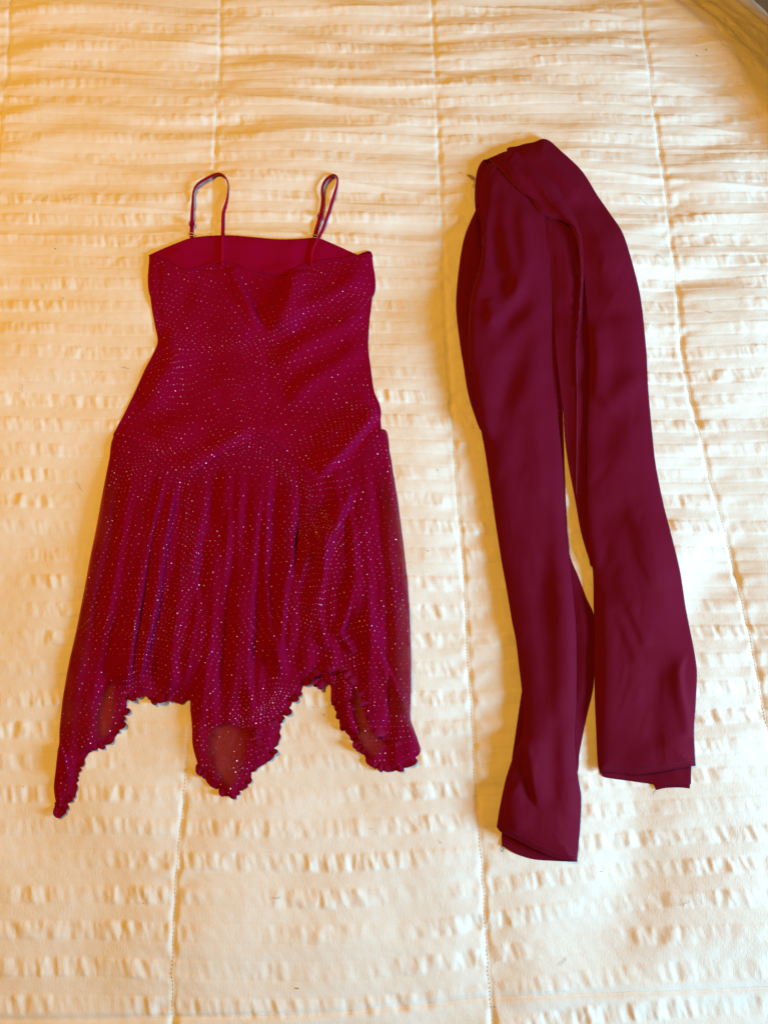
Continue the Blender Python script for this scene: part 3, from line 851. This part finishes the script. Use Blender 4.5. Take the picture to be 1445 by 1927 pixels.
# inner left strip of the right strand
panel('folded_ply', [(1000, 400), (1040, 405), (1080, 430), (1098, 470), (1110, 560), (1130, 700), (1135, 900), (1130, 1060), (1112, 1066), (1108, 1054), (1092.6, 1002), (1082, 943), (1068, 870), (1061.5, 818), (1058.7, 773), (1046, 660), (1040, 560), (1030, 470)], gap=5.0, puff=4.0, pw=20, drape=20, step=5,
      folds=[([(1036, 453), (1040, 540), (1045, 636)], -3, 5, 5), ([(1098, 480), (1098, 560), (1088, 640), (1085.7, 700), (1085, 800), (1084, 922)], 2.2, 12, 2.5, (.05, .2)), ([(1072, 460), (1068, 600), (1070, 760)], 2, 14, 14)], fn=soft(105, .7))
def boost(fs): return [(f[0], f[1] * 1.3) + tuple(f[2:]) for f in fs]


# right strand
panel('folded_panel', [(954, 279), (972, 275), (987, 270.5), (1005, 267), (1021, 261), (1034, 265), (1051, 280), (1094, 321), (1124, 368), (1149, 404), (1170, 436), (1185, 480), (1201, 541), (1208, 584), (1216, 666), (1217, 690), (1219, 732), (1226, 811), (1233, 874), (1248, 950), (1265.6, 1019), (1279.5, 1078), (1290, 1147), (1305, 1223), (1310.5, 1267), (1308, 1329), (1305, 1376), (1308, 1441, 1), (1274, 1446), (1236, 1453), (1196, 1457.5), (1158, 1454), (1140, 1453), (1129, 1457, 1), (1124, 1438), (1121, 1376), (1118, 1298), (1118, 1220), (1119, 1183), (1116.4, 1151), (1115, 1078), (1106, 991), (1104.7, 853), (1107, 760), (1109, 690), (1106, 610), (1098, 520), (1080, 440), (1040, 390), (990, 330), (958, 297)],
      gap=6.0, puff=7.0, pw=15, drape=24, step=4,
      folds=boost([([(975, 275), (1000, 285), (1027, 294), (1063, 331), (1094, 352), (1140, 384)], 2.6, 20, 10, (.1, .3)),
             ([(1062, 373), (1080, 385), (1110, 395), (1165, 440)], -5.0, 18, 26, (.3, .5)),
             ([(1120, 430), (1150, 520), (1160, 600)], 3, 24, 30),
             ([(1112, 600), (1125, 680), (1112, 760)], 4, 10, 22), ([(1210, 700), (1170, 735), (1130, 775)], 4.0, 20, 22), ([(1140, 560), (1155, 640), (1150, 720)], -2, 24, 24),
             ([(1215, 780), (1180, 830), (1150, 900), (1140, 980)], 2.6, 24, 34), ([(1180, 930), (1215, 1030), (1235, 1120)], 2.4, 18, 28), ([(1150, 980), (1170, 1080), (1190, 1170)], 2.0, 20, 22),
             ([(1135, 1100), (1140, 1250), (1135, 1400)], 2.4, 12, 30, (.2, .2)), ([(1180, 1130), (1200, 1180), (1218, 1225)], 1.6, 8, 14), ([(1160, 1150), (1190, 1220), (1200, 1260)], 1.4, 8, 10),
             ([(1290, 1225), (1280, 1265), (1285, 1310), (1296, 1350), (1303, 1390)], 5.0, 18, 4, (.2, .1)), ([(1240, 1240), (1225, 1330), (1230, 1420)], -3.0, 30, 30)]) + creases(34, (1110, 450, 1190, 1400, 0.08), 1),
      fn=soft(107, 1.0, 70, 300))
# left strand
panel('folded_panel', [(911, 330), (924, 310), (942, 304), (970, 318), (1000, 350), (1022, 385), (1027, 438), (1033, 483), (1037.7, 544), (1039, 620), (1039, 680), (1042, 732), (1051, 801), (1058, 870), (1061.5, 939), (1068, 1009), (1074, 1078), (1082, 1158), (1085, 1236), (1084, 1329), (1081, 1391), (1087, 1460), (1093, 1500), (1090.6, 1563), (1085, 1622, 1), (1046, 1615), (1009, 1600), (978, 1584), (942, 1566), (934, 1556, 1), (940.5, 1516), (953, 1460), (971.6, 1407), (984, 1377), (982.5, 1313), (976, 1254), (970, 1204), (963, 1170), (953, 1110), (944, 1061), (933, 991), (923, 922), (912.7, 853), (905, 811), (898, 770), (890, 720), (885, 680), (882, 636), (887, 560), (902, 508), (908, 471), (906, 435), (906, 380)],
      gap=9, puff=6.0, pw=13, drape=24, step=4,
      folds=boost([([(925, 330), (914, 420), (910, 470), (900, 520), (886, 580), (884, 680), (890, 740)], 2.4, 3, 12, (.05, .2)),
             ([(955, 345), (944, 420), (960, 500), (970, 540), (930, 600), (905, 640)], 5.0, 18, 16),
             ([(980, 370), (985, 440), (990, 490), (975, 540), (945, 580)], 4.0, 14, 16),
             ([(915, 560), (925, 590), (918, 610)], 3.0, 8, 12), ([(940, 380), (935, 450), (940, 520)], -3.5, 16, 16),
             ([(1030, 560), (1005, 590), (970, 620), (930, 690)], 3.6, 16, 24), ([(1010, 600), (985, 650), (960, 720), (925, 790)], -2.6, 20, 20),
             ([(1025, 680), (985, 740), (960, 820), (955, 900)], 2.6, 26, 22), ([(1000, 760), (1010, 850), (1015, 950)], 1.8, 22, 18), ([(930, 800), (950, 900), (965, 1000)], 2.0, 20, 26),
             ([(1060, 960), (1020, 1060), (1010, 1180), (1020, 1320)], -2.2, 26, 26), ([(985, 1060), (1005, 1200), (1010, 1320)], 2.2, 20, 26), ([(1066, 1050), (1072, 1200), (1072, 1340)], 2.6, 22, 8),
             ([(985, 1375), (990, 1400), (1000, 1455), (1009, 1505), (1018, 1530)], 3.6, 4.5, 30, (.2, .25)), ([(978, 1400), (990, 1470), (1005, 1520)], -2.5, 14, 6), ([(1060, 1330), (1040, 1420), (1045, 1520)], -3.0, 20, 20),
             ([(955, 1470), (965, 1540), (985, 1570)], 2.4, 14, 24), ([(1075, 1460), (1070, 1540)], 2.0, 20, 14)]) + creases(36, (900, 450, 1010, 1500, 0.045), 2),
      fn=soft(111, .9, 65, 280))
# narrow tail of the band that hangs down the left side
panel('folded_band', [(911, 300), (922, 303), (938, 312), (928, 324), (921, 356), (914.4, 401), (908, 440), (903, 418), (894.6, 395), (893, 362), (896, 328), (902, 310)], gap=2.5, puff=4.0, pw=7, drape=8, step=3,
      folds=[([(914, 304), (918, 340), (912, 400)], -2.0, 6, 8)], fn=soft(115, .4))
# the band crossing over the top
panel('folded_band', [(911, 302), (917, 299), (926, 295), (951, 285), (972, 286), (990, 306), (1018, 325), (1045, 346), (1060, 371), (1072, 389), (1085, 416), (1094, 446), (1097.5, 480), (1098.6, 514), (1095.6, 569), (1089.5, 620), (1086.5, 680), (1085, 730), (1083, 660), (1088, 569), (1090, 514), (1088, 468), (1083, 444), (1074, 427), (1054, 415), (1036, 410), (1018, 400), (1002, 377), (981, 360), (960, 340), (942, 316), (926, 304)],
      gap=4, puff=9.0, pw=10, drape=20, step=3.2,
      folds=[([(950, 290), (975, 320), (1010, 350), (1050, 385), (1080, 415)], 2.5, 14, 10), ([(985, 350), (1015, 385), (1050, 408)], 1.5, 6, 10)], fn=soft(117, .5))

# hems: turned edge with a row of stitches
def hem(pts, up):
    q = smooth_poly(pts, 3, False)
    t = np.gradient(q, axis=0); t /= np.hypot(*t.T)[:, None]; nr = np.stack([-t[:, 1], t[:, 0]], 1) * up
    bb = Bag(); bb.add(*tube(on_top(q + nr * 1.6, -0.0001), 0.0007, 6))
    ob = bb.build('hem', SC, scarf)
    b2 = Bag(); r_ = q + nr * 11
    dashes(on_top(r_, 0.00025), 0.0022, 0.0016, 0.00045, b2)
    b2.build('stitch_line', M['hem'], ob)


hem([(1308, 1441), (1274, 1446), (1236, 1453), (1196, 1457.5), (1158, 1454), (1140, 1453), (1130, 1456)], 1)
hem([(1085, 1621), (1046, 1615), (1009, 1600), (978, 1584), (943, 1566)], 1)
for pts in ([(926, 306), (942, 317), (960, 341), (981, 361), (1002, 378), (1018, 401), (1036, 411), (1054, 416), (1074, 428), (1084, 445), (1090, 468), (1094, 514), (1091, 569), (1087, 640)],
            [(908, 445), (908, 471), (902, 508), (887, 560), (882, 636), (885, 700)], [(1085.7, 690), (1085, 800), (1084, 930)]):
    q = smooth_poly(pts, 3, False); bb = Bag(); bb.add(*tube(on_top(q, 0.0004), 0.0009, 6)); bb.build('hem', M['hem'], scarf)

# loose threads
for pts in ([(893, 337), (888, 333), (881, 329), (878, 331)], [(893, 339), (887, 336), (882, 331), (879, 328)], [(893, 334), (887, 330), (880, 329)], [(893, 341), (891, 346), (889, 352)],
            [(944, 1590), (941, 1598), (944, 1601), (948, 1596)], [(944, 1592), (946, 1600), (943, 1604)], [(1233, 1487), (1229, 1489), (1228, 1494)]):
    q = smooth_poly(pts, 1.5, False)
    bb = Bag(); bb.add(*tube(P(q[:, 0], q[:, 1], Hs(q[:, 0], q[:, 1], H0) + 0.004), 0.0005 if pts[0][1] < 500 else 0.0003, 5)); bb.build('loose_thread', M['hem'] if pts[0][1] < 500 else M['lint'], scarf)
